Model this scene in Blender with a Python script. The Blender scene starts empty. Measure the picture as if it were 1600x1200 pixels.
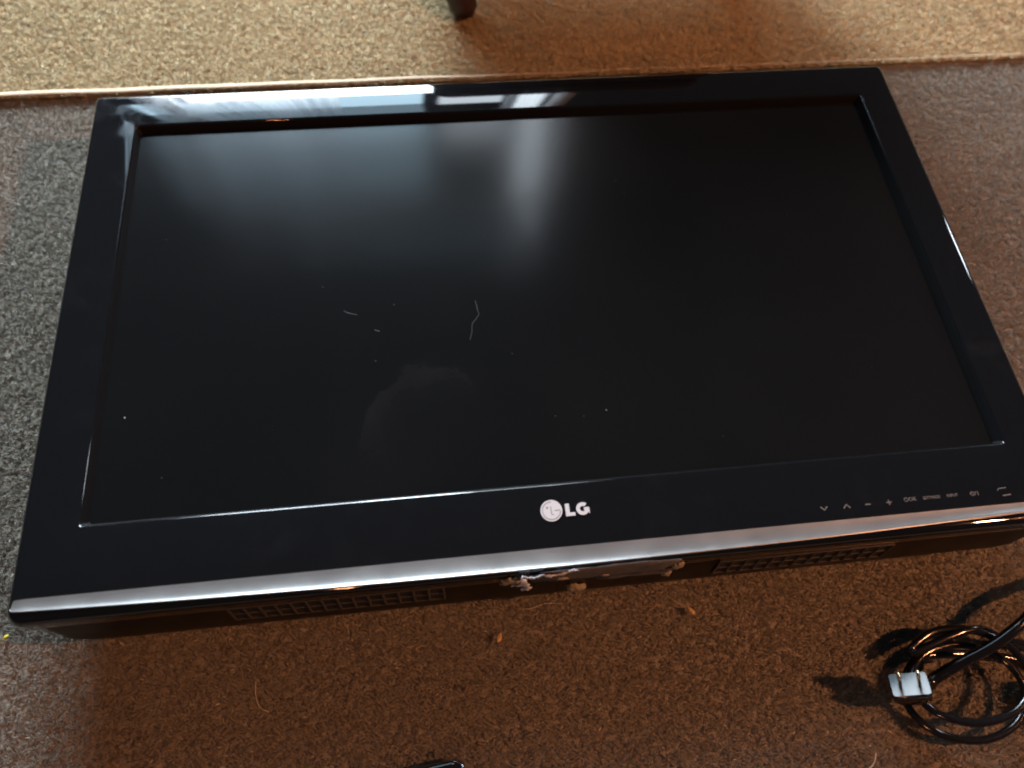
import bpy, bmesh, math, random
import numpy as np
from mathutils import Vector, Matrix

S = bpy.context.scene
COL = S.collection
random.seed(7)
RNG = np.random.default_rng(11)

# ------------------------------------------------------------------ camera
cd = bpy.data.cameras.new("camera")
cam = bpy.data.objects.new("camera", cd)
COL.objects.link(cam)
cam.location = (-0.0857, -0.3577, 0.6323)
cam.rotation_euler = (0.4476, -0.0473, -0.1077)
cd.sensor_width = 36.0
cd.lens = 1172.7 / 1600 * 36.0
cd.clip_start = 0.01
cd.clip_end = 60
cd.dof.use_dof = True
cd.dof.focus_distance = 0.60
cd.dof.aperture_fstop = 4.0
S.camera = cam

# ------------------------------------------------------------------ world and lamps
w = bpy.data.worlds.new("World")
S.world = w
w.use_nodes = True
bg = w.node_tree.nodes["Background"]
bg.inputs[0].default_value = (0.80, 0.88, 1.0, 1)
bg.inputs[1].default_value = 0.055


def area_light(name, loc, target, sx, sy, power, col):
    d = bpy.data.lights.new(name, 'AREA')
    d.shape = 'RECTANGLE'
    d.size, d.size_y = sx, sy
    d.energy = power
    d.color = col
    o = bpy.data.objects.new(name, d)
    COL.objects.link(o)
    o.location = loc
    o.rotation_euler = (Vector(target) - Vector(loc)).to_track_quat('-Z', 'Y').to_euler()
    return o


def point_light(name, loc, power, col, r):
    d = bpy.data.lights.new(name, 'POINT')
    d.energy = power
    d.color = col
    d.shadow_soft_size = r
    o = bpy.data.objects.new(name, d)
    COL.objects.link(o)
    o.location = loc
    return o


# daylight through the window that the gloss frame mirrors, and the two warm bulbs behind the camera
DAY = (0.80, 0.91, 1.0)
area_light("window_daylight", (-0.44, 1.80, 0.93), (-0.44, 0.0, 0.93), 0.86, 0.92, 262, DAY)
area_light("window_daylight", (0.20, 1.80, 0.93), (0.20, 0.0, 0.93), 0.40, 0.92, 25, DAY)
SKY = (0.56, 0.82, 1.0)
area_light("window_daylight", (-0.58, 1.80, 1.57), (-0.58, 0.0, 1.57), 1.00, 0.34, 17, SKY)
area_light("window_daylight", (-0.58, 1.80, 1.92), (-0.58, 0.0, 1.92), 1.00, 0.34, 4.5, SKY)
area_light("window_daylight", (-0.20, 1.80, 2.44), (-0.20, 0.0, 2.44), 1.10, 0.36, 1.3, SKY)
area_light("window_daylight", (0.10, 1.80, 1.60), (0.10, 0.0, 1.60), 0.24, 0.38, 3.5, DAY)
area_light("window_daylight", (0.33, 1.80, 1.92), (0.33, 0.0, 1.92), 0.10, 1.02, 13, DAY)
area_light("far_window_daylight", (1.80, 0.80, 0.90), (0.3, -0.1, 0.0), 0.16, 0.24, 5, DAY)
WARM = (1.0, 0.375, 0.15)
point_light("warm_bulb", (-0.52, -1.75, 1.45), 22, WARM, 0.035)
point_light("warm_bulb", (1.45, -0.50, 1.60), 140, WARM, 0.035)

S.view_settings.view_transform = 'Standard'
S.view_settings.look = 'None'
S.view_settings.exposure = 0.0
S.view_settings.gamma = 1.0
S.view_settings.use_curve_mapping = False
S.render.engine = 'CYCLES'
S.cycles.use_denoising = True
S.cycles.filter_width = 2.0
S.cycles.max_bounces = 6
S.cycles.caustics_reflective = False
S.cycles.caustics_refractive = False
S.cycles.sample_clamp_indirect = 4.0


# ------------------------------------------------------------------ helpers
def tag(o, label=None, cat=None, group=None, kind=None):
    for k, v in (("label", label), ("category", cat), ("group", group), ("kind", kind)):
        if v:
            o[k] = v
    return o


def empty(name, loc=(0, 0, 0)):
    o = bpy.data.objects.new(name, None)
    o.empty_display_size = 0.05
    o.location = loc
    COL.objects.link(o)
    return o


def link(name, me, mat, parent=None, smooth=False):
    o = bpy.data.objects.new(name, me)
    COL.objects.link(o)
    if mat is not None:
        me.materials.append(mat)
    if smooth:
        me.polygons.foreach_set("use_smooth", [True] * len(me.polygons))
    if parent is not None:
        o.parent = parent
        o.matrix_parent_inverse = Matrix.Translation(-parent.location)
    return o


def from_bm(name, bm, mat, parent=None, smooth=False):
    bmesh.ops.recalc_face_normals(bm, faces=bm.faces[:])
    me = bpy.data.meshes.new(name)
    bm.to_mesh(me)
    bm.free()
    return link(name, me, mat, parent, smooth)


def pydata(name, v, f, mat, parent=None, smooth=False, fix=True):
    me = bpy.data.meshes.new(name)
    me.from_pydata([tuple(p) for p in v], [], f)
    if fix:
        bm = bmesh.new()
        bm.from_mesh(me)
        bmesh.ops.recalc_face_normals(bm, faces=bm.faces[:])
        bm.to_mesh(me)
        bm.free()
    return link(name, me, mat, parent, smooth)


def box_bm(x0, x1, y0, y1, z0, z1, bevel=0.0, seg=2):
    bm = bmesh.new()
    bmesh.ops.create_cube(bm, size=1)
    for v in bm.verts:
        v.co = Vector(((x0 + x1) / 2 + v.co.x * (x1 - x0), (y0 + y1) / 2 + v.co.y * (y1 - y0), (z0 + z1) / 2 + v.co.z * (z1 - z0)))
    if bevel:
        bmesh.ops.bevel(bm, geom=bm.edges[:], offset=bevel, segments=seg, affect='EDGES', profile=0.5)
    return bm


def rrect(x0, x1, y0, y1, r, z, n=8, rt=None):
    pts = []
    t = r if rt is None else rt
    for cx, cy, a0, r in ((x1 - t, y1 - t, 0, t), (x0 + t, y1 - t, 90, t), (x0 + r, y0 + r, 180, r), (x1 - r, y0 + r, 270, r)):
        for k in range(n + 1):
            a = math.radians(a0 + 90 * k / n)
            pts.append((cx + r * math.cos(a), cy + r * math.sin(a), z))
    return pts


def loft(name, loops, mat, parent=None, cap0=False, cap1=False, smooth=True, closed=True):
    n = len(loops[0])
    v = [p for l in loops for p in l]
    f = []
    for i in range(len(loops) - 1):
        for k in range(n if closed else n - 1):
            a, b = i * n + k, i * n + (k + 1) % n
            f.append((a, b, b + n, a + n))
    if cap0:
        f.append(tuple(range(n))[::-1])
    if cap1:
        f.append(tuple(range((len(loops) - 1) * n, len(loops) * n)))
    return pydata(name, v, f, mat, parent, smooth)


def tube(path, rad, n=10, flat=1.0):
    """loops of a swept tube along path (list of points); rad number or list"""
    P = [Vector(p) for p in path]
    loops = []
    up = Vector((0, 0, 1))
    for i, p in enumerate(P):
        t = (P[min(i + 1, len(P) - 1)] - P[max(i - 1, 0)]).normalized()
        s = t.cross(up)
        if s.length < 1e-4:
            s = Vector((1, 0, 0))
        s.normalize()
        u = s.cross(t).normalized()
        r = rad[i] if isinstance(rad, (list, tuple)) else rad
        loops.append([tuple(p + s * (r * math.cos(2 * math.pi * k / n)) + u * (r * flat * math.sin(2 * math.pi * k / n))) for k in range(n)])
    return loops


def catmull(pts, per=8):
    P = [Vector(p) for p in pts]
    P = [P[0] * 2 - P[1]] + P + [P[-1] * 2 - P[-2]]
    out = []
    for i in range(1, len(P) - 2):
        for k in range(per):
            t = k / per
            a, b, c, d = P[i - 1], P[i], P[i + 1], P[i + 2]
            out.append(0.5 * ((2 * b) + (c - a) * t + (2 * a - 5 * b + 4 * c - d) * t * t + (3 * b - a - 3 * c + d) * t ** 3))
    out.append(P[-2])
    return out


def prism(name, outline, z0, z1, mat, parent=None):
    n = len(outline)
    v = [(x, y, z0) for x, y in outline] + [(x, y, z1) for x, y in outline]
    f = [tuple(range(n))[::-1], tuple(range(n, 2 * n))]
    f += [(k, (k + 1) % n, n + (k + 1) % n, n + k) for k in range(n)]
    return pydata(name, v, f, mat, parent)


def ribbon(name, pts, width, z0, z1, mat, parent=None):
    """a flat stroke of constant width with thickness, along 2D points"""
    P = [Vector((p[0], p[1])) for p in pts]
    L, R = [], []
    for i, p in enumerate(P):
        t = (P[min(i + 1, len(P) - 1)] - P[max(i - 1, 0)]).normalized()
        nrm = Vector((-t.y, t.x)) * width / 2
        L.append(p + nrm)
        R.append(p - nrm)
    return prism(name, [tuple(p) for p in L] + [tuple(p) for p in reversed(R)], z0, z1, mat, parent)


# ------------------------------------------------------------------ materials
def mat(name, col, rough=0.5, metal=0.0, coat=0.0, spec=0.5):
    m = bpy.data.materials.new(name)
    m.use_nodes = True
    b = m.node_tree.nodes["Principled BSDF"]
    b.inputs["Base Color"].default_value = (*col, 1)
    b.inputs["Roughness"].default_value = rough
    b.inputs["Metallic"].default_value = metal
    b.inputs["Coat Weight"].default_value = coat
    b.inputs["Specular IOR Level"].default_value = spec
    return m


class G:
    """tiny node-graph helper"""

    def __init__(self, m):
        self.t = m.node_tree
        self.b = self.t.nodes.get("Principled BSDF")

    def n(self, kind, **kw):
        nd = self.t.nodes.new(kind)
        for k, v in kw.items():
            setattr(nd, k, v)
        return nd

    def l(self, a, b):
        self.t.links.new(a, b)

    def val(self, sock, x):
        if isinstance(x, (int, float)):
            sock.default_value = x
        else:
            self.l(x, sock)

    def math(self, op, a, b=0.0, clamp=False):
        nd = self.n("ShaderNodeMath", operation=op, use_clamp=clamp)
        self.val(nd.inputs[0], a)
        self.val(nd.inputs[1], b)
        return nd.outputs[0]

    def noise(self, scale, detail=4, rough=0.55, vec=None, dist=0.0):
        nd = self.n("ShaderNodeTexNoise")
        nd.inputs["Scale"].default_value = scale
        nd.inputs["Detail"].default_value = detail
        nd.inputs["Roughness"].default_value = rough
        nd.inputs["Distortion"].default_value = dist
        if vec is None:
            vec = self.n("ShaderNodeTexCoord").outputs["Object"]
        self.l(vec, nd.inputs["Vector"])
        return nd.outputs["Fac"]

    def ramp(self, x, a, b, lo=0.0, hi=1.0):
        nd = self.n("ShaderNodeMapRange")
        nd.clamp = True
        nd.interpolation_type = 'SMOOTHSTEP'
        self.val(nd.inputs[0], x)
        nd.inputs[1].default_value, nd.inputs[2].default_value = a, b
        nd.inputs[3].default_value, nd.inputs[4].default_value = lo, hi
        return nd.outputs[0]

    def mix(self, f, a, b):
        nd = self.n("ShaderNodeMix", data_type='RGBA')
        self.val(nd.inputs[0], f)
        for s, x in ((nd.inputs[6], a), (nd.inputs[7], b)):
            if isinstance(x, tuple):
                s.default_value = (*x, 1)
            else:
                self.l(x, s)
        return nd.outputs[2]

    def bump(self, h, strength, dist):
        nd = self.n("ShaderNodeBump")
        nd.inputs["Strength"].default_value = strength
        nd.inputs["Distance"].default_value = dist
        self.l(h, nd.inputs["Height"])
        self.l(nd.outputs[0], self.b.inputs["Normal"])


def gloss_black():
    m = mat("gloss_black_plastic", (0.008, 0.009, 0.011), 0.06)
    g = G(m)
    smear = g.ramp(g.noise(22, 5, 0.6, dist=1.2), 0.52, 0.74)
    dust = g.ramp(g.noise(900, 2, 0.5), 0.70, 0.80)
    grime = g.ramp(g.noise(7, 4, 0.6), 0.45, 0.7)
    # greasy finger marks on the far corner and a slightly paler, rougher oval on the side
    xyz = g.n("ShaderNodeSeparateXYZ")
    g.l(g.n("ShaderNodeTexCoord").outputs["Object"], xyz.inputs[0])

    def spot(cx, cy, rx, ry, a, b):
        ex = g.math('DIVIDE', g.math('SUBTRACT', xyz.outputs[0], cx), rx)
        ey = g.math('DIVIDE', g.math('SUBTRACT', xyz.outputs[1], cy), ry)
        return g.ramp(g.math('ADD', g.math('MULTIPLY', ex, ex), g.math('MULTIPLY', ey, ey)), a, b, 1, 0)

    grease = g.math('MULTIPLY', spot(-0.345, 0.208, 0.075, 0.04, 0.4, 1.0), g.ramp(g.noise(40, 2, 0.5), 0.40, 0.70))
    side_oval = g.math('MULTIPLY', spot(0.3695, -0.105, 0.020, 0.009, 0.0, 1.2), g.ramp(g.noise(60, 3), 0.3, 0.55))
    extra = g.math('ADD', grease, g.math('MULTIPLY', side_oval, 0.45), True)
    f = g.math('ADD', g.math('MULTIPLY', smear, 0.18), g.math('MULTIPLY', dust, 0.8), True)
    f = g.math('ADD', f, g.math('MULTIPLY', extra, 0.5))
    g.l(g.mix(f, (0.0040, 0.0045, 0.0054), (0.0105, 0.0115, 0.0128)), g.b.inputs["Base Color"])
    r = g.math('ADD', 0.035, g.math('MULTIPLY', smear, 0.06))
    r = g.math('ADD', r, g.math('MULTIPLY', g.math('MULTIPLY', dust, grime), 0.18))
    r = g.math('ADD', r, g.math('MULTIPLY', extra, 0.13))
    g.l(r, g.b.inputs["Roughness"])
    return m


def screen_mat():
    m = mat("matte_screen", (0.010, 0.011, 0.012), 0.30, spec=0.20)
    g = G(m)
    co = g.n("ShaderNodeTexCoord").outputs["Object"]
    xyz = g.n("ShaderNodeSeparateXYZ")
    g.l(co, xyz.inputs[0])
    x, y = xyz.outputs[0], xyz.outputs[1]
    # hand-wiped crescent: a ring segment left on the panel
    wob = g.math('MULTIPLY', g.math('SUBTRACT', g.noise(24, 4), 0.5), 0.045)
    dx = g.math('SUBTRACT', x, -0.098)
    dy = g.math('SUBTRACT', y, -0.134)
    rad = g.math('SQRT', g.math('ADD', g.math('MULTIPLY', dx, dx), g.math('MULTIPLY', dy, dy)))
    d = g.math('ADD', g.math('SUBTRACT', rad, 0.052), wob)
    ring = g.math('MULTIPLY', g.math('ADD', g.ramp(d, -0.016, 0.0, 0.0, 0.6), g.ramp(d, -0.06, 0.0, 0.0, 0.4)), g.ramp(d, -0.003, 0.006, 1, 0))
    ring = g.math('MULTIPLY', ring, g.ramp(g.math('ADD', dy, g.math('MULTIPLY', dx, -0.6)), -0.01, 0.05))
    ring = g.math('MULTIPLY', ring, g.ramp(g.noise(45, 5, 0.65), 0.25, 0.7, 0.35, 1.0))
    # cleaner wiped dash above it
    ex = g.math('DIVIDE', g.math('SUBTRACT', x, -0.086), 0.034)
    ey = g.math('DIVIDE', g.math('SUBTRACT', y, -0.0555), 0.007)
    wip = g.ramp(g.math('ADD', g.math('MULTIPLY', ex, ex), g.math('MULTIPLY', ey, ey)), 0.2, 1.2, 1, 0)
    veil = g.ramp(g.noise(5, 2, 0.5), 0.25, 0.85)
    speck = g.ramp(g.noise(520, 1, 0.4), 0.80, 0.86)
    f = g.math('ADD', g.math('MULTIPLY', veil, 0.14), g.math('MULTIPLY', ring, 0.26))
    f = g.math('ADD', f, g.math('MULTIPLY', speck, 0.35))
    f = g.math('MULTIPLY', f, g.math('SUBTRACT', 1.0, g.math('MULTIPLY', wip, 0.85)), True)
    g.l(g.mix(f, (0.0036, 0.0041, 0.0045), (0.016, 0.016, 0.0165)), g.b.inputs["Base Color"])
    g.l(g.math('ADD', 0.125, g.math('MULTIPLY', f, 0.12)), g.b.inputs["Roughness"])
    return m


def satin_silver():
    m = mat("satin_silver_trim", (0.32, 0.32, 0.315), 0.30, 0.8)
    g = G(m)
    f = g.noise(60, 4)
    g.l(g.math('ADD', 0.24, g.math('MULTIPLY', f, 0.16)), g.b.inputs["Roughness"])
    return m


def back_plastic():
    m = mat("textured_black_plastic", (0.005, 0.005, 0.005), 0.32, spec=0.13)
    g = G(m)
    g.bump(g.noise(1800, 2), 0.12, 0.0003)
    g.l(g.math('ADD', 0.24, g.math('MULTIPLY', g.noise(40, 4), 0.2)), g.b.inputs["Roughness"])
    return m


def fibre_mat(name):
    m = mat(name, (0.2, 0.17, 0.14), 0.85, spec=0.15)
    g = G(m)
    a = g.n("ShaderNodeAttribute")
    a.attribute_name = "fibre"
    g.l(a.outputs["Color"], g.b.inputs["Base Color"])
    # fibres scatter light along their whole round body: soften the facet normal towards the pile's upright
    geo = g.n("ShaderNodeNewGeometry")
    nm = g.n("ShaderNodeMix", data_type='VECTOR')
    nm.inputs[0].default_value = 0.80
    g.l(geo.outputs["Normal"], nm.inputs[4])
    nm.inputs[5].default_value = (0, 0, 1)
    vn = g.n("ShaderNodeVectorMath", operation='NORMALIZE')
    g.l(nm.outputs[1], vn.inputs[0])
    g.l(vn.outputs[0], g.b.inputs["Normal"])
    tr = g.n("ShaderNodeBsdfTranslucent")
    g.l(a.outputs["Color"], tr.inputs[0])
    mx = g.n("ShaderNodeMixShader")
    mx.inputs[0].default_value = 0.25
    out = g.t.nodes["Material Output"]
    g.l(g.b.outputs[0], mx.inputs[1])
    g.l(tr.outputs[0], mx.inputs[2])
    g.l(mx.outputs[0], out.inputs[0])
    return m


def backing_mat(name, c0, c1):
    m = mat(name, c0, 0.95, spec=0.1)
    g = G(m)
    f = g.noise(260, 5, 0.7)
    g.l(g.mix(g.ramp(f, 0.3, 0.7), c0, c1), g.b.inputs["Base Color"])
    g.bump(f, 0.6, 0.002)
    return m


def fabric(name, c0, c1, scale=500):
    m = mat(name, c0, 0.9, spec=0.2)
    g = G(m)
    f = g.noise(scale, 3, 0.6)
    g.l(g.mix(f, c0, c1), g.b.inputs["Base Color"])
    g.bump(f, 0.4, 0.001)
    return m


def curtain_mat():
    m = bpy.data.materials.new("net_curtain_cloth")
    m.use_nodes = True
    t = m.node_tree
    t.nodes.remove(t.nodes["Principled BSDF"])
    d = t.nodes.new("ShaderNodeBsdfDiffuse")
    d.inputs[0].default_value = (0.7, 0.7, 0.7, 1)
    tr = t.nodes.new("ShaderNodeBsdfTranslucent")
    tr.inputs[0].default_value = (0.55, 0.57, 0.60, 1)
    mx = t.nodes.new("ShaderNodeMixShader")
    mx.inputs[0].default_value = 0.6
    t.links.new(d.outputs[0], mx.inputs[1])
    t.links.new(tr.outputs[0], mx.inputs[2])
    tp = t.nodes.new("ShaderNodeBsdfTransparent")
    m2 = t.nodes.new("ShaderNodeMixShader")
    m2.inputs[0].default_value = 0.38
    t.links.new(mx.outputs[0], m2.inputs[1])
    t.links.new(tp.outputs[0], m2.inputs[2])
    t.links.new(m2.outputs[0], t.nodes["Material Output"].inputs[0])
    return m


M_GLOSS = gloss_black()
M_SCREEN = screen_mat()
M_SILVER = satin_silver()
M_BACK = back_plastic()
M_HOLE = mat("dark_recess", (0.004, 0.004, 0.004), 0.7)
M_RIB = mat("vent_rib_plastic", (0.045, 0.044, 0.043), 0.30)
M_LOGO = mat("logo_silver", (0.50, 0.51, 0.53), 0.32, 0.15)
M_LOGO_MARK = mat("logo_groove", (0.16, 0.165, 0.17), 0.5)
M_PRINT = mat("grey_print", (0.065, 0.065, 0.065), 0.55)
M_DUST = mat("pale_dust", (0.095, 0.097, 0.10), 0.8)
M_SCRATCH = mat("faint_scratch", (0.010, 0.010, 0.011), 0.45, spec=0.2)
M_TAPE = fabric("grey_tape_residue", (0.045, 0.046, 0.048), (0.125, 0.125, 0.128), 220)
M_PAPER = mat("torn_paper", (0.55, 0.62, 0.72), 0.8)
M_FOAM = fabric("yellow_foam_glue", (0.16, 0.14, 0.095), (0.34, 0.31, 0.235), 500)
M_CRUMB = mat("golden_crumb", (0.50, 0.34, 0.14), 0.6)
M_CORD = mat("black_cord_jacket", (0.006, 0.006, 0.007), 0.13)
M_PLUG = mat("plug_plastic", (0.030, 0.034, 0.038), 0.28, spec=0.5)
M_BRASS = mat("nickel_prong", (0.75, 0.66, 0.45), 0.25, 1.0)
M_DEVICE = mat("device_black", (0.008, 0.008, 0.010), 0.10)
M_RIM = mat("device_rim", (0.45, 0.50, 0.58), 0.18, 1.0)
M_WOOD = mat("dark_stained_wood", (0.028, 0.014, 0.012), 0.45)
M_STOOL = fabric("dark_stool_fabric", (0.020, 0.022, 0.032), (0.035, 0.036, 0.048))
M_BIND = fabric("rug_binding_cloth", (0.44, 0.37, 0.27), (0.56, 0.48, 0.36), 700)
M_FRAME = mat("window_frame_paint", (0.75, 0.75, 0.74), 0.4)
M_CURT = curtain_mat()
M_RED = mat("red_wrapper", (0.40, 0.07, 0.05), 0.35)
M_GREEN = mat("green_wrapper", (0.02, 0.09, 0.03), 0.35)
M_THREAD = mat("pale_thread", (0.50, 0.44, 0.36), 0.8)

# ------------------------------------------------------------------ carpet and rug
Y_EDGE = 0.334          # near edge of the rug
RUG_Z = 0.006
floor = pydata("carpet_floor", [(-2.5, -2.0, -0.005), (2.5, -2.0, -0.005), (2.5, 1.9, -0.005), (-2.5, 1.9, -0.005)], [(0, 1, 2, 3)],
               backing_mat("carpet_backing", (0.17, 0.155, 0.132), (0.23, 0.21, 0.18)))
tag(floor, kind="structure")

rug = empty("tan_rug", (0.05, Y_EDGE, 0))
tag(rug, "light tan carpet rug with a rolled edge lying behind the television", "rug")
from_bm("rug_base", box_bm(-1.3, 1.5, Y_EDGE, 1.55, -0.004, RUG_Z - 0.005, 0.002), backing_mat("rug_backing", (0.27, 0.225, 0.15), (0.40, 0.335, 0.225)), rug)
pth = [(-1.3 + 2.8 * k / 160, Y_EDGE + 0.0005 + 0.0004 * math.sin(k * 0.31) + 0.0004 * math.sin(k * 0.83 + 1), 0.0048 + 0.0003 * math.sin(k * 0.47)) for k in range(161)]
loft("edge_binding", tube(pth, [0.0032 - 0.0026 * min(1, max(0, (p[0] + 0.3) / 0.4)) for p in pth], 12, 0.32), M_BIND, rug, True, True)


def pile(name, material, parent, y_lo, y_hi, z0, spacing, base, spread, light, lean_x, seed, blades=8, length=0.0066, width=0.00115):
    """short cut pile: tufts on a jittered grid, each a few leaning fibres"""
    r = np.random.default_rng(seed)
    xs = np.arange(-0.66, 0.80, spacing)
    ys = np.arange(y_lo, y_hi, spacing)
    X, Y = np.meshgrid(xs, ys)
    X = X.ravel() + r.uniform(-0.6, 0.6, X.size) * spacing
    Y = Y.ravel() + r.uniform(-0.6, 0.6, Y.size) * spacing
    # the part of the floor round the television that is seen, with a margin
    t = (Y + 0.42) / 0.93
    keep = (X > -0.53 - 0.13 * t) & (X < 0.45 + 0.36 * t)
    keep &= ~((X > -0.352) & (X < 0.352) & (Y > -0.228) & (Y < 0.21))
    keep &= (Y > y_lo) & (Y < y_hi)
    X, Y = X[keep], Y[keep]
    n = X.size
    # slow drift of pile direction and height
    ang_t = r.uniform(0, 2 * np.pi, n) * 0.75 + 1.3 * np.sin(X * 21 + 3 * np.sin(Y * 17)) + 0.9 * np.cos(Y * 29 + X * 8)
    hgt_t = r.normal(1.0, 0.20, n).clip(0.5, 1.6)
    tone_t = r.normal(0, 1, n)
    N = n * blades
    idx = np.repeat(np.arange(n), blades)
    ang = ang_t[idx] + r.normal(0, 0.9, N)
    L = length * hgt_t[idx] * r.uniform(0.7, 1.2, N)
    lean = r.uniform(0.5, 1.3, N)
    bx = X[idx] + r.normal(0, 0.35, N) * spacing
    by = Y[idx] + r.normal(0, 0.35, N) * spacing
    dx, dy = np.cos(ang) * lean_x, np.sin(ang)
    wa = ang + np.pi / 2 + r.normal(0, 0.8, N)
    wx, wy = np.cos(wa) * width / 2, np.sin(wa) * width / 2
    sw = r.uniform(0.7, 1.25, N)
    wx, wy = wx * sw, wy * sw
    h1, h2 = L * 0.55 * np.cos(lean * 0.6), L * (0.55 * np.cos(lean * 0.6) + 0.40 * np.cos(lean * 1.25).clip(0.05, 1))
    o1, o2 = L * 0.5 * np.sin(lean * 0.6), L * (0.5 * np.sin(lean * 0.6) + 0.45 * np.sin(lean * 1.25))
    V = np.empty((N, 5, 3), np.float32)
    zb = z0 - 0.005
    V[:, 0] = np.stack([bx - wx, by - wy, np.full(N, zb)], 1)
    V[:, 1] = np.stack([bx + wx, by + wy, np.full(N, zb)], 1)
    V[:, 2] = np.stack([bx + dx * o1 + wx, by + dy * o1 + wy, zb + h1], 1)
    V[:, 3] = np.stack([bx + dx * o1 - wx, by + dy * o1 - wy, zb + h1], 1)
    V[:, 4] = np.stack([bx + dx * o2, by + dy * o2, zb + h2], 1)
    me = bpy.data.meshes.new(name)
    me.vertices.add(N * 5)
    me.vertices.foreach_set("co", V.reshape(-1))
    o5 = (np.arange(N) * 5)[:, None]
    loops = np.concatenate([o5 + np.array([[0, 1, 2, 3]]), o5 + np.array([[3, 2, 4]])], 1).astype(np.int32)
    me.loops.add(N * 7)
    me.loops.foreach_set("vertex_index", loops.reshape(-1))
    me.polygons.add(N * 2)
    st = np.empty((N, 2), np.int32)
    st[:, 0] = np.arange(N) * 7
    st[:, 1] = st[:, 0] + 4
    me.polygons.foreach_set("loop_start", st.reshape(-1))
    me.update(calc_edges=True)
    # worn and brushed patches of the pile
    patch = np.zeros(n)
    for fr, am in ((11, 0.6), (27, 0.45), (60, 0.18)):
        for _ in range(3):
            th, ph = r.uniform(0, np.pi), r.uniform(0, 6.28)
            patch += am * np.sin(fr * (X * np.cos(th) * 0.8 + Y * np.sin(th)) + ph + 1.5 * np.sin(fr * 0.6 * (Y - X) + ph)) / 1.7
    tone = 0.50 * tone_t[idx] + 0.70 * r.normal(0, 1, N) + 0.42 * patch[idx]
    mul = np.exp(spread * tone)
    c = np.array(base)[None, :] * mul[:, None]
    warm = r.normal(0, 0.06, N)
    c *= np.stack([1 + warm, np.ones(N), 1 - warm], 1)
    li = r.random(N) < light
    c[li] = np.array(base)[None, :] * r.uniform(1.8, 2.8, li.sum())[:, None]
    dk = r.random(n)[idx] < 0.012
    c[dk] *= 0.55
    c = c.clip(0.005, 0.75)
    A = np.ones((N, 5, 4), np.float32)
    A[:, :, :3] = c[:, None, :]
    at = me.attributes.new("fibre", 'FLOAT_COLOR', 'POINT')
    at.data.foreach_set("color", A.reshape(-1))
    o = link(name, me, material, parent)
    tag(o, kind="stuff")
    return o


M_FIBRE = fibre_mat("carpet_fibre")
pile("carpet_pile", M_FIBRE, floor, -0.47, Y_EDGE - 0.003, 0.0, 0.0032, (0.220, 0.200, 0.163), 0.10, 0.008, 1.35, 3, 8, 0.0043, 0.00078)
pile("rug_pile", M_FIBRE, rug, Y_EDGE - 0.0025, 0.57, RUG_Z, 0.0036, (0.475, 0.378, 0.220), 0.085, 0.015, 1.2, 5, 8, 0.0050, 0.00095)

# ------------------------------------------------------------------ television
ZF = 0.095              # height of the gloss front
tv = empty("television", (0, 0, 0))
tag(tv, "large flat-screen television with glossy black frame and silver strip lying screen up on carpet", "television")

X0, X1, Y0, Y1 = -0.3925, 0.3880, -0.2535, 0.2295


def outer(i, z, r):
    return rrect(X0 + i, X1 - i, Y0 + i, Y1 - i, r, z, rt=0.005)


def inner(i, z, r=0.003):
    return rrect(-0.351 + i, 0.351 - i, -0.1883 + i, 0.1883 - i, r, z)


loops = [outer(0.0025, 0.060, 0.010), outer(0.0008, 0.064, 0.010), outer(0, 0.070, 0.010), outer(0, 0.0885, 0.010), outer(0.0006, 0.0915, 0.0105),
         outer(0.0020, 0.0936, 0.0105), outer(0.0040, 0.0947, 0.0105), outer(0.0065, ZF, 0.0105)]
loops += [inner(-0.0022, ZF), inner(-0.0016, 0.09493), inner(-0.0010, 0.0947), inner(-0.0004, 0.0942), inner(0, 0.0932)]
bez = loft("bezel", loops, M_GLOSS, tv)
loft("inner_bezel", [inner(-0.00005, 0.0934), inner(0.0002, 0.0930), inner(0.0028, 0.0868)], mat("matte_inner_edge", (0.003, 0.003, 0.0035), 0.5, spec=0.1), tv)
loft("screen", [inner(0.0020, 0.0866), inner(0.0021, 0.0874)], M_SCREEN, tv, True, True, smooth=False)

# back shell: tapered tub under the frame
def shell_loop(i, yb, z, r):
    return rrect(X0 + i, X1 - i, yb, Y1 - i, r, z, rt=0.01)


# the lower wall leans out a little from under the frame to the floor
bk = [shell_loop(0.006, -0.2500, 0.0830, 0.014), shell_loop(0.0045, -0.2525, 0.0822, 0.014), shell_loop(0.004, -0.2530, 0.0800, 0.015), shell_loop(0.0045, -0.2578, 0.0420, 0.024), shell_loop(0.007, -0.2580, 0.0360, 0.030), shell_loop(0.014, -0.2550, 0.020, 0.036), shell_loop(0.018, -0.2530, 0.006, 0.04), shell_loop(0.03, -0.245, -0.003, 0.04)]
shell = loft("back_shell", bk, M_BACK, tv, True, True)

# silver strip along the lower edge of the frame
prof = [(-0.2366, 0.0938), (-0.2366, 0.09508), (-0.2385, 0.09510), (-0.2405, 0.09518), (-0.2440, 0.09545), (-0.2470, 0.09590), (-0.2490, 0.09635), (-0.2502, 0.09680), (-0.2507, 0.09670), (-0.2509, 0.0957), (-0.2508, 0.0908), (-0.2470, 0.0906)]
xs = [-0.3882, -0.3878, -0.3865] + [-0.38 + 0.757 * k / 40 for k in range(41)] + [0.3815, 0.3828, 0.3832]
lp = []
for i, x in enumerate(xs):
    s = {0: 0.45, 1: 0.75, 2: 0.93}.get(min(i, len(xs) - 1 - i), 1.0)
    k_ = 1.0 - 0.43 * min(1.0, ((x + 0.03) / 0.37) ** 2)
    lp.append([(x, -0.2366 + ((-0.2447 + (y + 0.2447) * s) + 0.2366) * k_, 0.0925 + (z - 0.0925) * (0.5 + 0.5 * s)) for y, z in prof])
loft("silver_strip", lp, M_SILVER, tv, True, True).data.set_sharp_from_angle(angle=math.radians(28))

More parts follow.
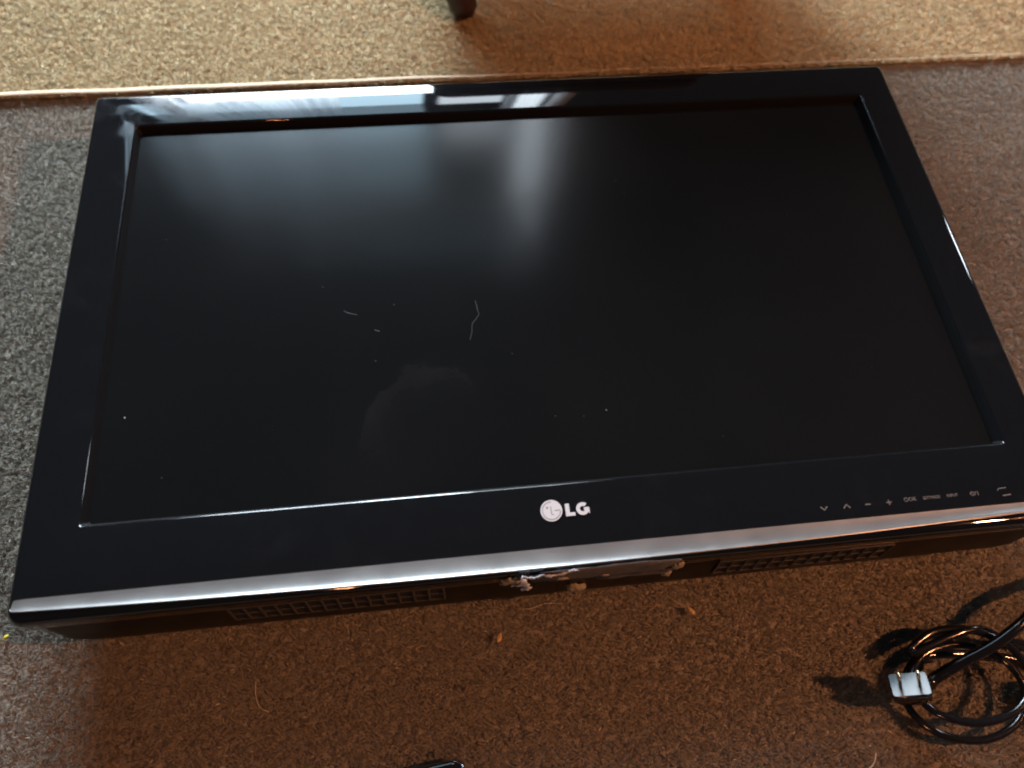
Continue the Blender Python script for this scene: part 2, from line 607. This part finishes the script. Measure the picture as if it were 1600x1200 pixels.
# features of the lower wall are laid out on the wall: x along it, q down it, d out of it
_u = Vector((0, -0.0095, -0.074)).normalized()
_n = Vector((0, _u.z, -_u.y))
if _n.y > 0:
    _n = -_n
W0 = Vector((0, -0.2530, 0.0800))


def wp(x, q, d):
    return tuple(W0 + Vector((x, 0, 0)) + _u * q + _n * d)


def wall_box(name, x0, x1, q0, q1, d0, d1, mt, parent, bevel=0.0):
    bm = box_bm(x0, x1, q0, q1, d0, d1, bevel, 1)
    for v in bm.verts:
        v.co = Vector(wp(*v.co))
    return from_bm(name, bm, mt, parent)


def vent(x0, x1, qa, qb, cols):
    rec = wall_box("vent_recess", x0, x1, qa, qb, -0.003, 0.0004, M_HOLE, tv)
    first = None
    for k in range(cols + 1):
        x = x0 + (x1 - x0) * k / cols
        if first is None:
            first = wall_box("vent_rib", x0 - 0.0008, x0 + 0.0008, qa, qb, 0.0002, 0.0016, M_RIB, rec, 0.0004)
        else:
            o = first.copy()
            COL.objects.link(o)
            o.location = (x - x0, 0, 0)
    for q in (qa + 0.0006, (qa + qb) / 2, qb - 0.0006):
        wall_box("vent_crossbar", x0, x1, q - 0.0006, q + 0.0006, 0.0002, 0.0012, M_RIB, rec)


vent(-0.2500, -0.0980, 0.000, 0.027, 14)
vent(0.1100, 0.2480, 0.006, 0.032, 13)

# torn socket where the stand was fixed
sock = wall_box("stand_socket", -0.026, 0.024, -0.0005, 0.007, -0.003, 0.0005, M_HOLE, tv)


def rough_patch(name, cx, cq, w, h, d, th, mt, parent, n=22, jag=0.25, seed=1):
    r = random.Random(seed)
    out = []
    for k in range(n):
        a = 2 * math.pi * k / n
        c, s = math.cos(a), math.sin(a)
        e = (abs(c) ** 5 + abs(s) ** 5) ** -0.2
        q = 1 + r.uniform(-jag, jag * 0.4)
        out.append((cx + w / 2 * c * e * q, cq + h / 2 * s * e * q))
    m = len(out)
    v, f = [], []
    for sc, dd in ((1.0, d - th), (1.0, d), (0.7, d + th * 0.4), (0.35, d + th * 0.4)):
        for px, pq in out:
            v.append(wp(cx + (px - cx) * sc, cq + (pq - cq) * sc, dd + r.uniform(-1, 1) * th * 0.3))
    v.append(wp(cx, cq, d + th * 0.5))
    for i in range(3):
        for k in range(m):
            f.append((i * m + k, i * m + (k + 1) % m, (i + 1) * m + (k + 1) % m, (i + 1) * m + k))
    for k in range(m):
        f.append((3 * m + k, 3 * m + (k + 1) % m, 4 * m))
    return pydata(name, v, f, mt, parent, True)


rough_patch("tape_residue", 0.020, -0.0075, 0.108, 0.023, 0.0037, 0.0008, M_TAPE, tv, 64, 0.16, 3)
rough_patch("tape_residue", 0.046, 0.009, 0.060, 0.014, 0.0022, 0.0008, M_TAPE, tv, 44, 0.2, 4)
rough_patch("glue_bit", -0.0505, -0.0060, 0.014, 0.010, 0.0042, 0.0014, M_FOAM, tv, 26, 0.6, 5)
rough_patch("glue_bit", 0.0735, -0.0055, 0.008, 0.012, 0.0048, 0.0014, M_FOAM, tv, 24, 0.6, 6)
rough_patch("glue_bit", 0.0700, 0.0185, 0.0075, 0.009, 0.0022, 0.0020, M_FOAM, tv, 24, 0.6, 7)
rough_patch("glue_bit", -0.0120, -0.0035, 0.009, 0.003, 0.0048, 0.0008, M_FOAM, tv, 12, 0.4, 8)
rough_patch("glue_bit", 0.0200, -0.0015, 0.007, 0.002, 0.0046, 0.0008, M_FOAM, tv, 12, 0.4, 9)


rough_patch("foam_lump", 0.0020, 0.0290, 0.014, 0.010, 0.0030, 0.0028, M_FOAM, tv, 26, 0.3, 12)


def curl(name, pts, width, mt, seed):
    """torn paper strip: crumpled ribbon in 3D"""
    r = random.Random(seed)
    P = catmull(pts, 6)
    v, f = [], []
    for i, p in enumerate(P):
        wd = width * (0.45 + r.random() * 0.9) * (0.4 if i in (0, len(P) - 1) else 1)
        t = (P[min(i + 1, len(P) - 1)] - P[max(i - 1, 0)]).normalized()
        sx, sy = -t.y, t.x
        for j, s in enumerate((-1, -0.3, 0.4, 1)):
            v.append(wp(p.x + sx * s * wd * 0.5 + r.uniform(-0.0004, 0.0004), p.y + sy * s * wd * 0.5 + r.uniform(-0.0004, 0.0004), p.z + r.uniform(-0.0008, 0.0008)))
    for i in range(len(P) - 1):
        for j in range(3):
            a = i * 4 + j
            f.append((a, a + 1, a + 5, a + 4))
    o = pydata(name, v, f, mt, tv, True)
    sm = o.modifiers.new("th", 'SOLIDIFY')
    sm.thickness = 0.0004
    return o


curl("torn_paper", [(-0.0420, -0.0165, 0.0050), (-0.0410, -0.0110, 0.0068), (-0.0395, -0.0040, 0.0062), (-0.0365, 0.0030, 0.0066), (-0.0375, 0.0090, 0.0054), (-0.0405, 0.0150, 0.0046)], 0.0046, M_PAPER, 1)
curl("torn_paper", [(-0.0370, 0.0040, 0.0045), (-0.0425, 0.0020, 0.0048), (-0.0490, 0.0050, 0.0035)], 0.0018, M_PAPER, 2)
curl("torn_paper", [(-0.0420, -0.0175, 0.0050), (-0.0340, -0.0135, 0.0055), (-0.0270, -0.0150, 0.0046), (-0.0190, -0.0125, 0.0050), (-0.0090, -0.0165, 0.0042), (-0.0010, -0.0172, 0.0038)], 0.0030, M_PAPER, 3)
curl("torn_paper", [(0.0360, 0.0010, 0.0025), (0.0460, -0.0020, 0.0030), (0.0560, -0.0030, 0.0028)], 0.0016, mat("dull_paper", (0.30, 0.28, 0.26), 0.8), 4)
curl("torn_paper", [(0.0520, 0.0010, 0.0025), (0.0590, 0.0000, 0.0028)], 0.0012, bpy.data.materials["dull_paper"], 5)

# round emblem and the two letters
emb = empty("emblem", (0, 0, 0))
emb.parent = tv
ex, ey, er = -0.0149, -0.2093, 0.0081
disc = [(ex + er * math.cos(2 * math.pi * k / 48), ey + er * math.sin(2 * math.pi * k / 48)) for k in range(48)]
dsc = prism("emblem_disc", disc, ZF - 0.0005, ZF + 0.0007, M_LOGO, emb)
zt, zu = ZF + 0.0006, ZF + 0.00082


def mark(pts, wd):
    ribbon("emblem_line", [(ex + er * a, ey + er * b) for a, b in pts], wd * er, zt, zu, M_LOGO_MARK, emb)


mark([(0.82 * math.cos(math.radians(a)), 0.82 * math.sin(math.radians(a))) for a in range(85, 361, 9)], 0.07)
mark([(-0.02, 0.42), (-0.02, -0.38), (0.20, -0.38)], 0.075)
mark([(0.30, 0.0), (0.82, 0.0)], 0.075)
prism("emblem_eye", [(ex + er * (-0.36 + 0.10 * math.cos(a * math.pi / 8)), ey + er * (0.30 + 0.10 * math.sin(a * math.pi / 8))) for a in range(16)], zt, zu, M_LOGO_MARK, emb)

lx, ly, lh = -0.0045, -0.2146, 0.0094
prism("letter", [(lx, ly), (lx + 0.0070, ly), (lx + 0.0070, ly + 0.0026), (lx + 0.0031, ly + 0.0026), (lx + 0.0031, ly + lh), (lx, ly + lh)], ZF - 0.0003, ZF + 0.0008, M_LOGO, emb)
gx, gy, gr = 0.00845, ly + lh / 2, lh / 2 + 0.0001
o_, i_ = [], []
for k in range(25):
    a = math.radians(48 + (352 - 48) * k / 24)
    o_.append((gx + gr * 1.02 * math.cos(a), gy + gr * math.sin(a)))
    i_.append((gx + gr * 0.44 * math.cos(a), gy + gr * 0.42 * math.sin(a)))
# the G ends in a bar and a foot
gout = o_[:-2] + [(gx + gr * 1.02, gy - gr * 0.92), (gx + gr * 1.02, gy + gr * 0.18), (gx + gr * 0.18, gy + gr * 0.18), (gx + gr * 0.18, gy - gr * 0.26), (gx + gr * 0.40, gy - gr * 0.26)]
gin = [p for p in i_[:-4]][::-1]
bm = bmesh.new()
vs = [bm.verts.new((x, y, ZF - 0.0003)) for x, y in gout + gin]
fc = bm.faces.new(vs)
ex_ = bmesh.ops.extrude_face_region(bm, geom=[fc])
for e_ in ex_["geom"]:
    if isinstance(e_, bmesh.types.BMVert):
        e_.co.z = ZF + 0.0008
bmesh.ops.triangulate(bm, faces=bm.faces[:])
from_bm("letter", bm, M_LOGO, emb)


# control markings near the right end
def text(body, cx, cy, width, name="printed_label"):
    c = bpy.data.curves.new("t", 'FONT')
    c.body = body
    c.size = 1
    c.extrude = 0.01
    c.offset = 0.012
    to = bpy.data.objects.new("t", c)
    COL.objects.link(to)
    bpy.context.view_layer.update()
    me = bpy.data.meshes.new_from_object(to.evaluated_get(bpy.context.evaluated_depsgraph_get()))
    bpy.data.objects.remove(to)
    co = np.array([v.co for v in me.vertices])
    lo, hi = co.min(0), co.max(0)
    s = width / (hi[0] - lo[0])
    for v in me.vertices:
        v.co = ((v.co.x - (lo[0] + hi[0]) / 2) * s + cx, (v.co.y - (lo[1] + hi[1]) / 2) * s + cy, ZF + (0.00012 if v.co.z > 0 else -0.0001))
    me.materials.clear()
    return link(name, me, M_PRINT, tv)


def stroke(pts, wd, mt=None, name="printed_symbol"):
    return ribbon(name, pts, wd, ZF - 0.0001, ZF + 0.00012, mt or M_PRINT, tv)


yi = -0.2268
stroke([(0.1903 - 0.0026, yi + 0.0014), (0.1903, yi - 0.0014), (0.1903 + 0.0026, yi + 0.0014)], 0.0011)
stroke([(0.2080 - 0.0026, yi - 0.0014), (0.2080, yi + 0.0014), (0.2080 + 0.0026, yi - 0.0014)], 0.0011)
stroke([(0.2247 - 0.0022, yi), (0.2247 + 0.0022, yi)], 0.0010)
prism("printed_symbol", [(0.2416 + a * 0.0021, yi + b * 0.0021) for a, b in ((-1, -.22), (-.22, -.22), (-.22, -1), (.22, -1), (.22, -.22), (1, -.22), (1, .22), (.22, .22), (.22, 1), (-.22, 1), (-.22, .22), (-1, .22))], ZF - 0.0001, ZF + 0.00012, M_PRINT, tv)


def ring_stroke(cx, cy, r, wd, a0=0, a1=360):
    stroke([(cx + r * math.cos(math.radians(a)), cy + r * math.sin(math.radians(a))) for a in np.linspace(a0, a1, 22)], wd)


ring_stroke(0.2556, -0.2260, 0.0014, 0.0006)
text("OK", 0.2608, -0.2260, 0.0062)
text("SETTINGS", 0.2760, -0.2261, 0.0138)
text("INPUT", 0.2930, -0.2261, 0.0092)
ring_stroke(0.3090, -0.2263, 0.0014, 0.0006, 120, 420)
stroke([(0.3090, -0.2262), (0.3090, -0.2243)], 0.0006)
stroke([(0.3108, -0.2280), (0.3121, -0.2246)], 0.0005)
stroke([(0.3136, -0.2280), (0.3136, -0.2246)], 0.0006)
# outline of the receiver window
stroke([(0.3300, -0.2258), (0.3310, -0.2243), (0.3375, -0.2241)], 0.0006, M_DUST, "receiver_outline")
stroke([(0.3325, -0.2300), (0.3395, -0.2296)], 0.0008, M_DUST, "receiver_outline")

# dust and scratches on the panel
ZS = 0.0874


def speck(x, y, r, mt=M_DUST):
    rr = random.Random(int((x + 1) * 9999))
    prism("dust_speck", [(x + r * rr.uniform(0.5, 1.2) * math.cos(k * math.pi / 3), y + r * rr.uniform(0.5, 1.2) * math.sin(k * math.pi / 3)) for k in range(6)], ZS - 0.0001, ZS + 0.0002, mt, tv)


for x, y, r in ((-0.3322, -0.1034, 0.0013), (0.0406, -0.1294, 0.0010), (0.0875, 0.1011, 0.0008), (-0.0005, -0.1308, 0.0007), (0.0930, 0.0870, 0.0006), (-0.3155, 0.063, 0.0007),
                (-0.0289, -0.0726, 0.0007), (-0.1230, -0.018, 0.0007), (-0.041, 0.048, 0.0006), (-0.182, 0.004, 0.0007), (0.022, -0.133, 0.0006), (-0.30, -0.155, 0.0006),
                (0.16, -0.02, 0.0005), (0.24, 0.05, 0.0005), (-0.22, -0.12, 0.0005), (0.13, -0.16, 0.0006), (0.27, -0.11, 0.0005), (-0.14, -0.07, 0.0006)):
    speck(x, y, r * 0.72)


def scratch(pts, wd, mt=M_SCRATCH):
    ribbon("scratch", pts, wd, ZS - 0.0001, ZS + 0.00015, mt, tv)


scratch([(-0.0546, -0.0194), (-0.0535, -0.0280), (-0.0527, -0.0333), (-0.0560, -0.0380), (-0.0592, -0.0415), (-0.0600, -0.0500), (-0.0622, -0.0570)], 0.0006)
scratch([(-0.1650, -0.0205), (-0.1608, -0.0235), (-0.1540, -0.0255)], 0.0006)
scratch([(-0.1400, -0.0410), (-0.1360, -0.0430)], 0.0008)
scratch([(0.004, -0.193), (0.012, -0.1925)], 0.0005)

# ------------------------------------------------------------------ power cord with plug
cord = empty("power_cord", (0.30, -0.355, 0))
tag(cord, "black coiled power cord with its two-prong plug facing up on the brown carpet", "power cord")
pts = []
T0, T1 = math.radians(60), math.radians(60 + 360 * 2.55)
for k in range(130):
    u = k / 129
    a = T0 + (T1 - T0) * u
    cx = 0.297 + 0.006 * min(1, u * 1.6) + 0.003 * math.sin(5 * u)
    cy = -0.3640 + 0.0180 * min(1, max(0, u * 1.7 - 0.45))
    rx = 0.0455 - 0.002 * u
    ry = 0.0320 + 0.0008 * math.sin(7 * u)
    z = 0.005 + 0.020 * u + 0.022 * u * (1 + math.cos(a + 0.9)) * 0.5
    pts.append((cx + rx * math.cos(a), cy + ry * math.sin(a), z))
coil = catmull([(0.47, -0.43, 0.004), (0.41, -0.385, 0.004), (0.365, -0.345, 0.004)] + pts[6:118:6] + [(0.318, -0.318, 0.026), (0.355, -0.330, 0.014), (0.41, -0.338, 0.006), (0.47, -0.320, 0.006), (0.475, -0.290, 0.008), (0.44, -0.280, 0.012)], 5)
loft("cable", tube(coil, 0.0031, 10, 0.82), M_CORD, cord, True, True)

# plug: flat moulded body, face turned up towards the window
nrm = Vector((-0.36, 0.46, 0.81)).normalized()
pc = Vector((0.2455, -0.3525, 0.038))
ux = Vector((0.95, -0.25, 0.0))
ux = (ux - nrm * ux.dot(nrm)).normalized()
uy = nrm.cross(ux).normalized()
B = Matrix((ux, uy, nrm)).transposed()


def loc(p):
    return tuple(pc + B @ Vector(p))


def plug_loop(hw, hh, z, r):
    return [loc((x, y, z)) for x, y, _ in rrect(-hw, hw, -hh, hh, r, 0, 4)]


loft("plug_face", [plug_loop(0.0132, 0.0090, -0.0002, 0.0020), plug_loop(0.0130, 0.0088, 0.0006, 0.0020)], M_PLUG, cord, True, True, smooth=False)
loft("plug_body", [plug_loop(0.0132, 0.0090, 0.0, 0.0022), plug_loop(0.0138, 0.0096, -0.002, 0.003), plug_loop(0.0134, 0.0092, -0.010, 0.003), plug_loop(0.0105, 0.0078, -0.016, 0.004), plug_loop(0.0062, 0.0055, -0.021, 0.0045)], M_CORD, cord, True, True)
for s in (-1, 1):
    px = s * 0.0066
    lps = []
    for z, hw, hh in ((0.0, 0.0011, 0.0033), (0.0130, 0.0011, 0.0033), (0.0160, 0.0010, 0.0030), (0.0172, 0.0006, 0.0018)):
        lps.append([loc((px + x, y, z)) for x, y, _ in rrect(-hw, hw, -hh, hh, min(hw, hh) * 0.9, 0, 3)])
    loft("prong", lps, M_BRASS, cord, True, True)
tailp = Vector(loc((0, 0, -0.020)))
lead = catmull([loc((0, 0, -0.018)), tuple(tailp + Vector((0.006, 0.000, -0.001))), (0.278, -0.352, 0.012), (0.296, -0.343, 0.022), (0.325, -0.3315, 0.034), (0.352, -0.317, 0.040), (0.385, -0.298, 0.036), (0.44, -0.28, 0.010)], 6)
rad = [0.0056 - 0.0010 * min(1, k / 16) for k in range(len(lead))]
loft("strain_relief", tube(lead, rad, 10, 0.9), M_CORD, cord, True, True)

# ------------------------------------------------------------------ small things on the floor
dev = empty("handheld_device", (-0.17, -0.42, 0))
tag(dev, "thin black device with a bright rim at the bottom edge of the photo", "device")
dl = lambda i, z: [(-0.165 + (x + 0.165) * math.cos(0.10) - (y + 0.42) * math.sin(-0.10) * 1, -0.42 + (x + 0.165) * 0.10 + (y + 0.42), z) for x, y, _ in rrect(-0.235 + i, -0.0955 - i, -0.50 + i, -0.3725 - i, 0.012, 0)]
loft("device_body", [dl(0.002, 0.001), dl(0.0004, 0.003), dl(0.0004, 0.0085), dl(0.0016, 0.0100), dl(0.004, 0.0103)], M_DEVICE, dev, True, True)
loft("device_rim", [dl(0.0004, 0.0060), dl(-0.0006, 0.0066), dl(-0.0006, 0.0080), dl(0.0006, 0.0088)], M_RIM, dev)


def crumb(label, x, y, z, a, l, wd, mt, cat, seed, jag=0.3):
    r = random.Random(seed)
    bm = bmesh.new()
    bmesh.ops.create_icosphere(bm, subdivisions=3, radius=1)
    ph = [Vector((r.uniform(-1, 1), r.uniform(-1, 1), r.uniform(-1, 1))) * 4 for _ in range(5)]
    for v in bm.verts:
        q = 1 + jag * sum(math.sin(v.co.dot(p) + 3 * k) for k, p in enumerate(ph)) * 0.3 + r.uniform(-0.06, 0.06)
        lx_, ly_ = v.co.x * l / 2 * q, v.co.y * wd / 2 * q
        v.co = Vector((x + lx_ * math.cos(a) - ly_ * math.sin(a), y + lx_ * math.sin(a) + ly_ * math.cos(a), z + v.co.z * wd * 0.4 * q))
    o = from_bm("crumb", bm, mt, None, False)
    tag(o, label, cat, "crumbs on the carpet")
    return o


crumb("golden crumb on the carpet below the bare strip of the television", 0.1015, -0.2785, 0.004, 2.2, 0.0075, 0.0028, M_CRUMB, "crumb", 1)
crumb("small orange crumb on the carpet in front of the speaker vent", -0.0580, -0.2832, 0.004, 1.1, 0.0068, 0.0034, M_CRUMB, "crumb", 2)
crumb("yellow speck on the grey carpet beside the television's near corner", -0.4400, -0.2440, 0.003, 0.8, 0.005, 0.0025, mat("yellow_speck", (0.55, 0.42, 0.03), 0.6), "crumb", 4)


def thread(label, p, r=0.00028):
    o = loft("thread", tube(catmull(p, 6), r, 5), M_THREAD, None, True, True)
    tag(o, label, "thread", "loose threads on the carpet")


thread("curved pale thread on the dark carpet below the vents", [(-0.2480, -0.2960, 0.003), (-0.2475, -0.3060, 0.0035), (-0.2440, -0.3150, 0.0035), (-0.2375, -0.3190, 0.003)])
thread("short pale thread on the carpet before the plug", [(0.222, -0.397, 0.003), (0.2175, -0.404, 0.0035), (0.209, -0.409, 0.003)], 0.0004)
thread("wispy thread against the torn socket of the television", [(-0.042, -0.2625, 0.004), (-0.030, -0.2640, 0.007), (-0.018, -0.2610, 0.006), (-0.004, -0.2625, 0.004)], 0.00018)

wr = empty("wrapper_scrap", (0.352, -0.382, 0))
tag(wr, "red and green wrapper scrap beside the cord coil at the photo's edge", "wrapper")
rough = random.Random(5)


def scrap(name, x0, x1, y0, y1, mt):
    v, f = [], []
    for j in range(5):
        for i in range(5):
            v.append((x0 + (x1 - x0) * i / 4, y0 + (y1 - y0) * j / 4, 0.006 + rough.uniform(0, 0.006)))
    for j in range(4):
        for i in range(4):
            a = j * 5 + i
            f.append((a, a + 1, a + 6, a + 5))
    o = pydata(name, v, f, mt, wr)
    md = o.modifiers.new("th", 'SOLIDIFY')
    md.thickness = 0.0005


scrap("red_panel", 0.3445, 0.372, -0.392, -0.377, M_RED)
scrap("green_panel", 0.3500, 0.372, -0.3768, -0.360, M_GREEN)

# ------------------------------------------------------------------ footstool whose foot shows at the top, and the window seen in the gloss frame
st = empty("footstool", (0.12, 0.56, RUG_Z))
tag(st, "dark footstool on the rug, one tapered wooden foot showing at the top", "footstool")
SX0, SX1, SY0, SY1 = -0.075, 0.325, 0.475, 0.66
from_bm("stool_body", box_bm(SX0, SX1, SY0, SY1, 0.10, 0.30, 0.02, 3), M_STOOL, st, True)
from_bm("stool_cushion", box_bm(SX0 + 0.004, SX1 - 0.004, SY0 + 0.004, SY1 - 0.004, 0.302, 0.365, 0.03, 4), M_STOOL, st, True)
for fx, fy, tx, ty in ((-0.029, 0.437, -0.050, 0.500), (0.285, 0.505, 0.285, 0.520), (-0.031, 0.675, -0.045, 0.63), (0.285, 0.675, 0.285, 0.63)):
    loft("foot", tube([(fx, fy, 0.010), (fx, fy, 0.014), (fx + (tx - fx) * 0.5, fy + (ty - fy) * 0.5, 0.06), (tx, ty, 0.115)], [0.014, 0.017, 0.022, 0.028], 14), M_WOOD, st, True, True)

wf = empty("window", (-0.2, 1.78, 0))
tag(wf, "white framed daylight window mirrored in the gloss frame", "window")
for x in (-0.93, 0.44):
    from_bm("window_bar", box_bm(x - 0.03, x + 0.03, 1.72, 1.77, 0.48, 2.12, 0.004), M_FRAME, wf)
for z in (0.48, 2.12):
    for xa, xb in ((-0.90, 0.41),):
        from_bm("window_bar", box_bm(xa, xb, 1.725, 1.765, z - 0.025, z + 0.025, 0.004), M_FRAME, wf)


def curtain(label, x0, x1, z0, z1, folds, amp, seed):
    r = random.Random(seed)
    ph = [r.uniform(0, 6) for _ in range(4)]
    v, f = [], []
    nx, nz = 120, 14
    for j in range(nz + 1):
        for i in range(nx + 1):
            u, t = i / nx, j / nz
            a = amp * (0.6 + 0.4 * math.sin(3 * u * folds * 0.4 + ph[0])) * (1.15 - 0.4 * t)
            y = 1.60 + a * math.sin(2 * math.pi * folds * u + ph[1] + 0.8 * math.sin(u * 9 + ph[2])) + 0.01 * math.sin(13 * u + 2 * t)
            v.append((x0 + (x1 - x0) * u + 0.01 * math.sin(7 * t + u * 5), y, z0 + (z1 - z0) * t))
    for j in range(nz):
        for i in range(nx):
            a = j * (nx + 1) + i
            f.append((a, a + 1, a + nx + 2, a + nx + 1))
    o = pydata("net_curtain", v, f, M_CURT, None, True, fix=False)
    tag(o, label, "curtain", "curtains at the window")


curtain("gathered net curtain mirrored left in the far gloss frame", -0.95, -0.36, 0.3, 2.35, 13, 0.03, 1)
curtain("narrow gathered curtain mirrored right of the bright window pane", 0.21, 0.40, 0.3, 2.45, 5, 0.03, 2)
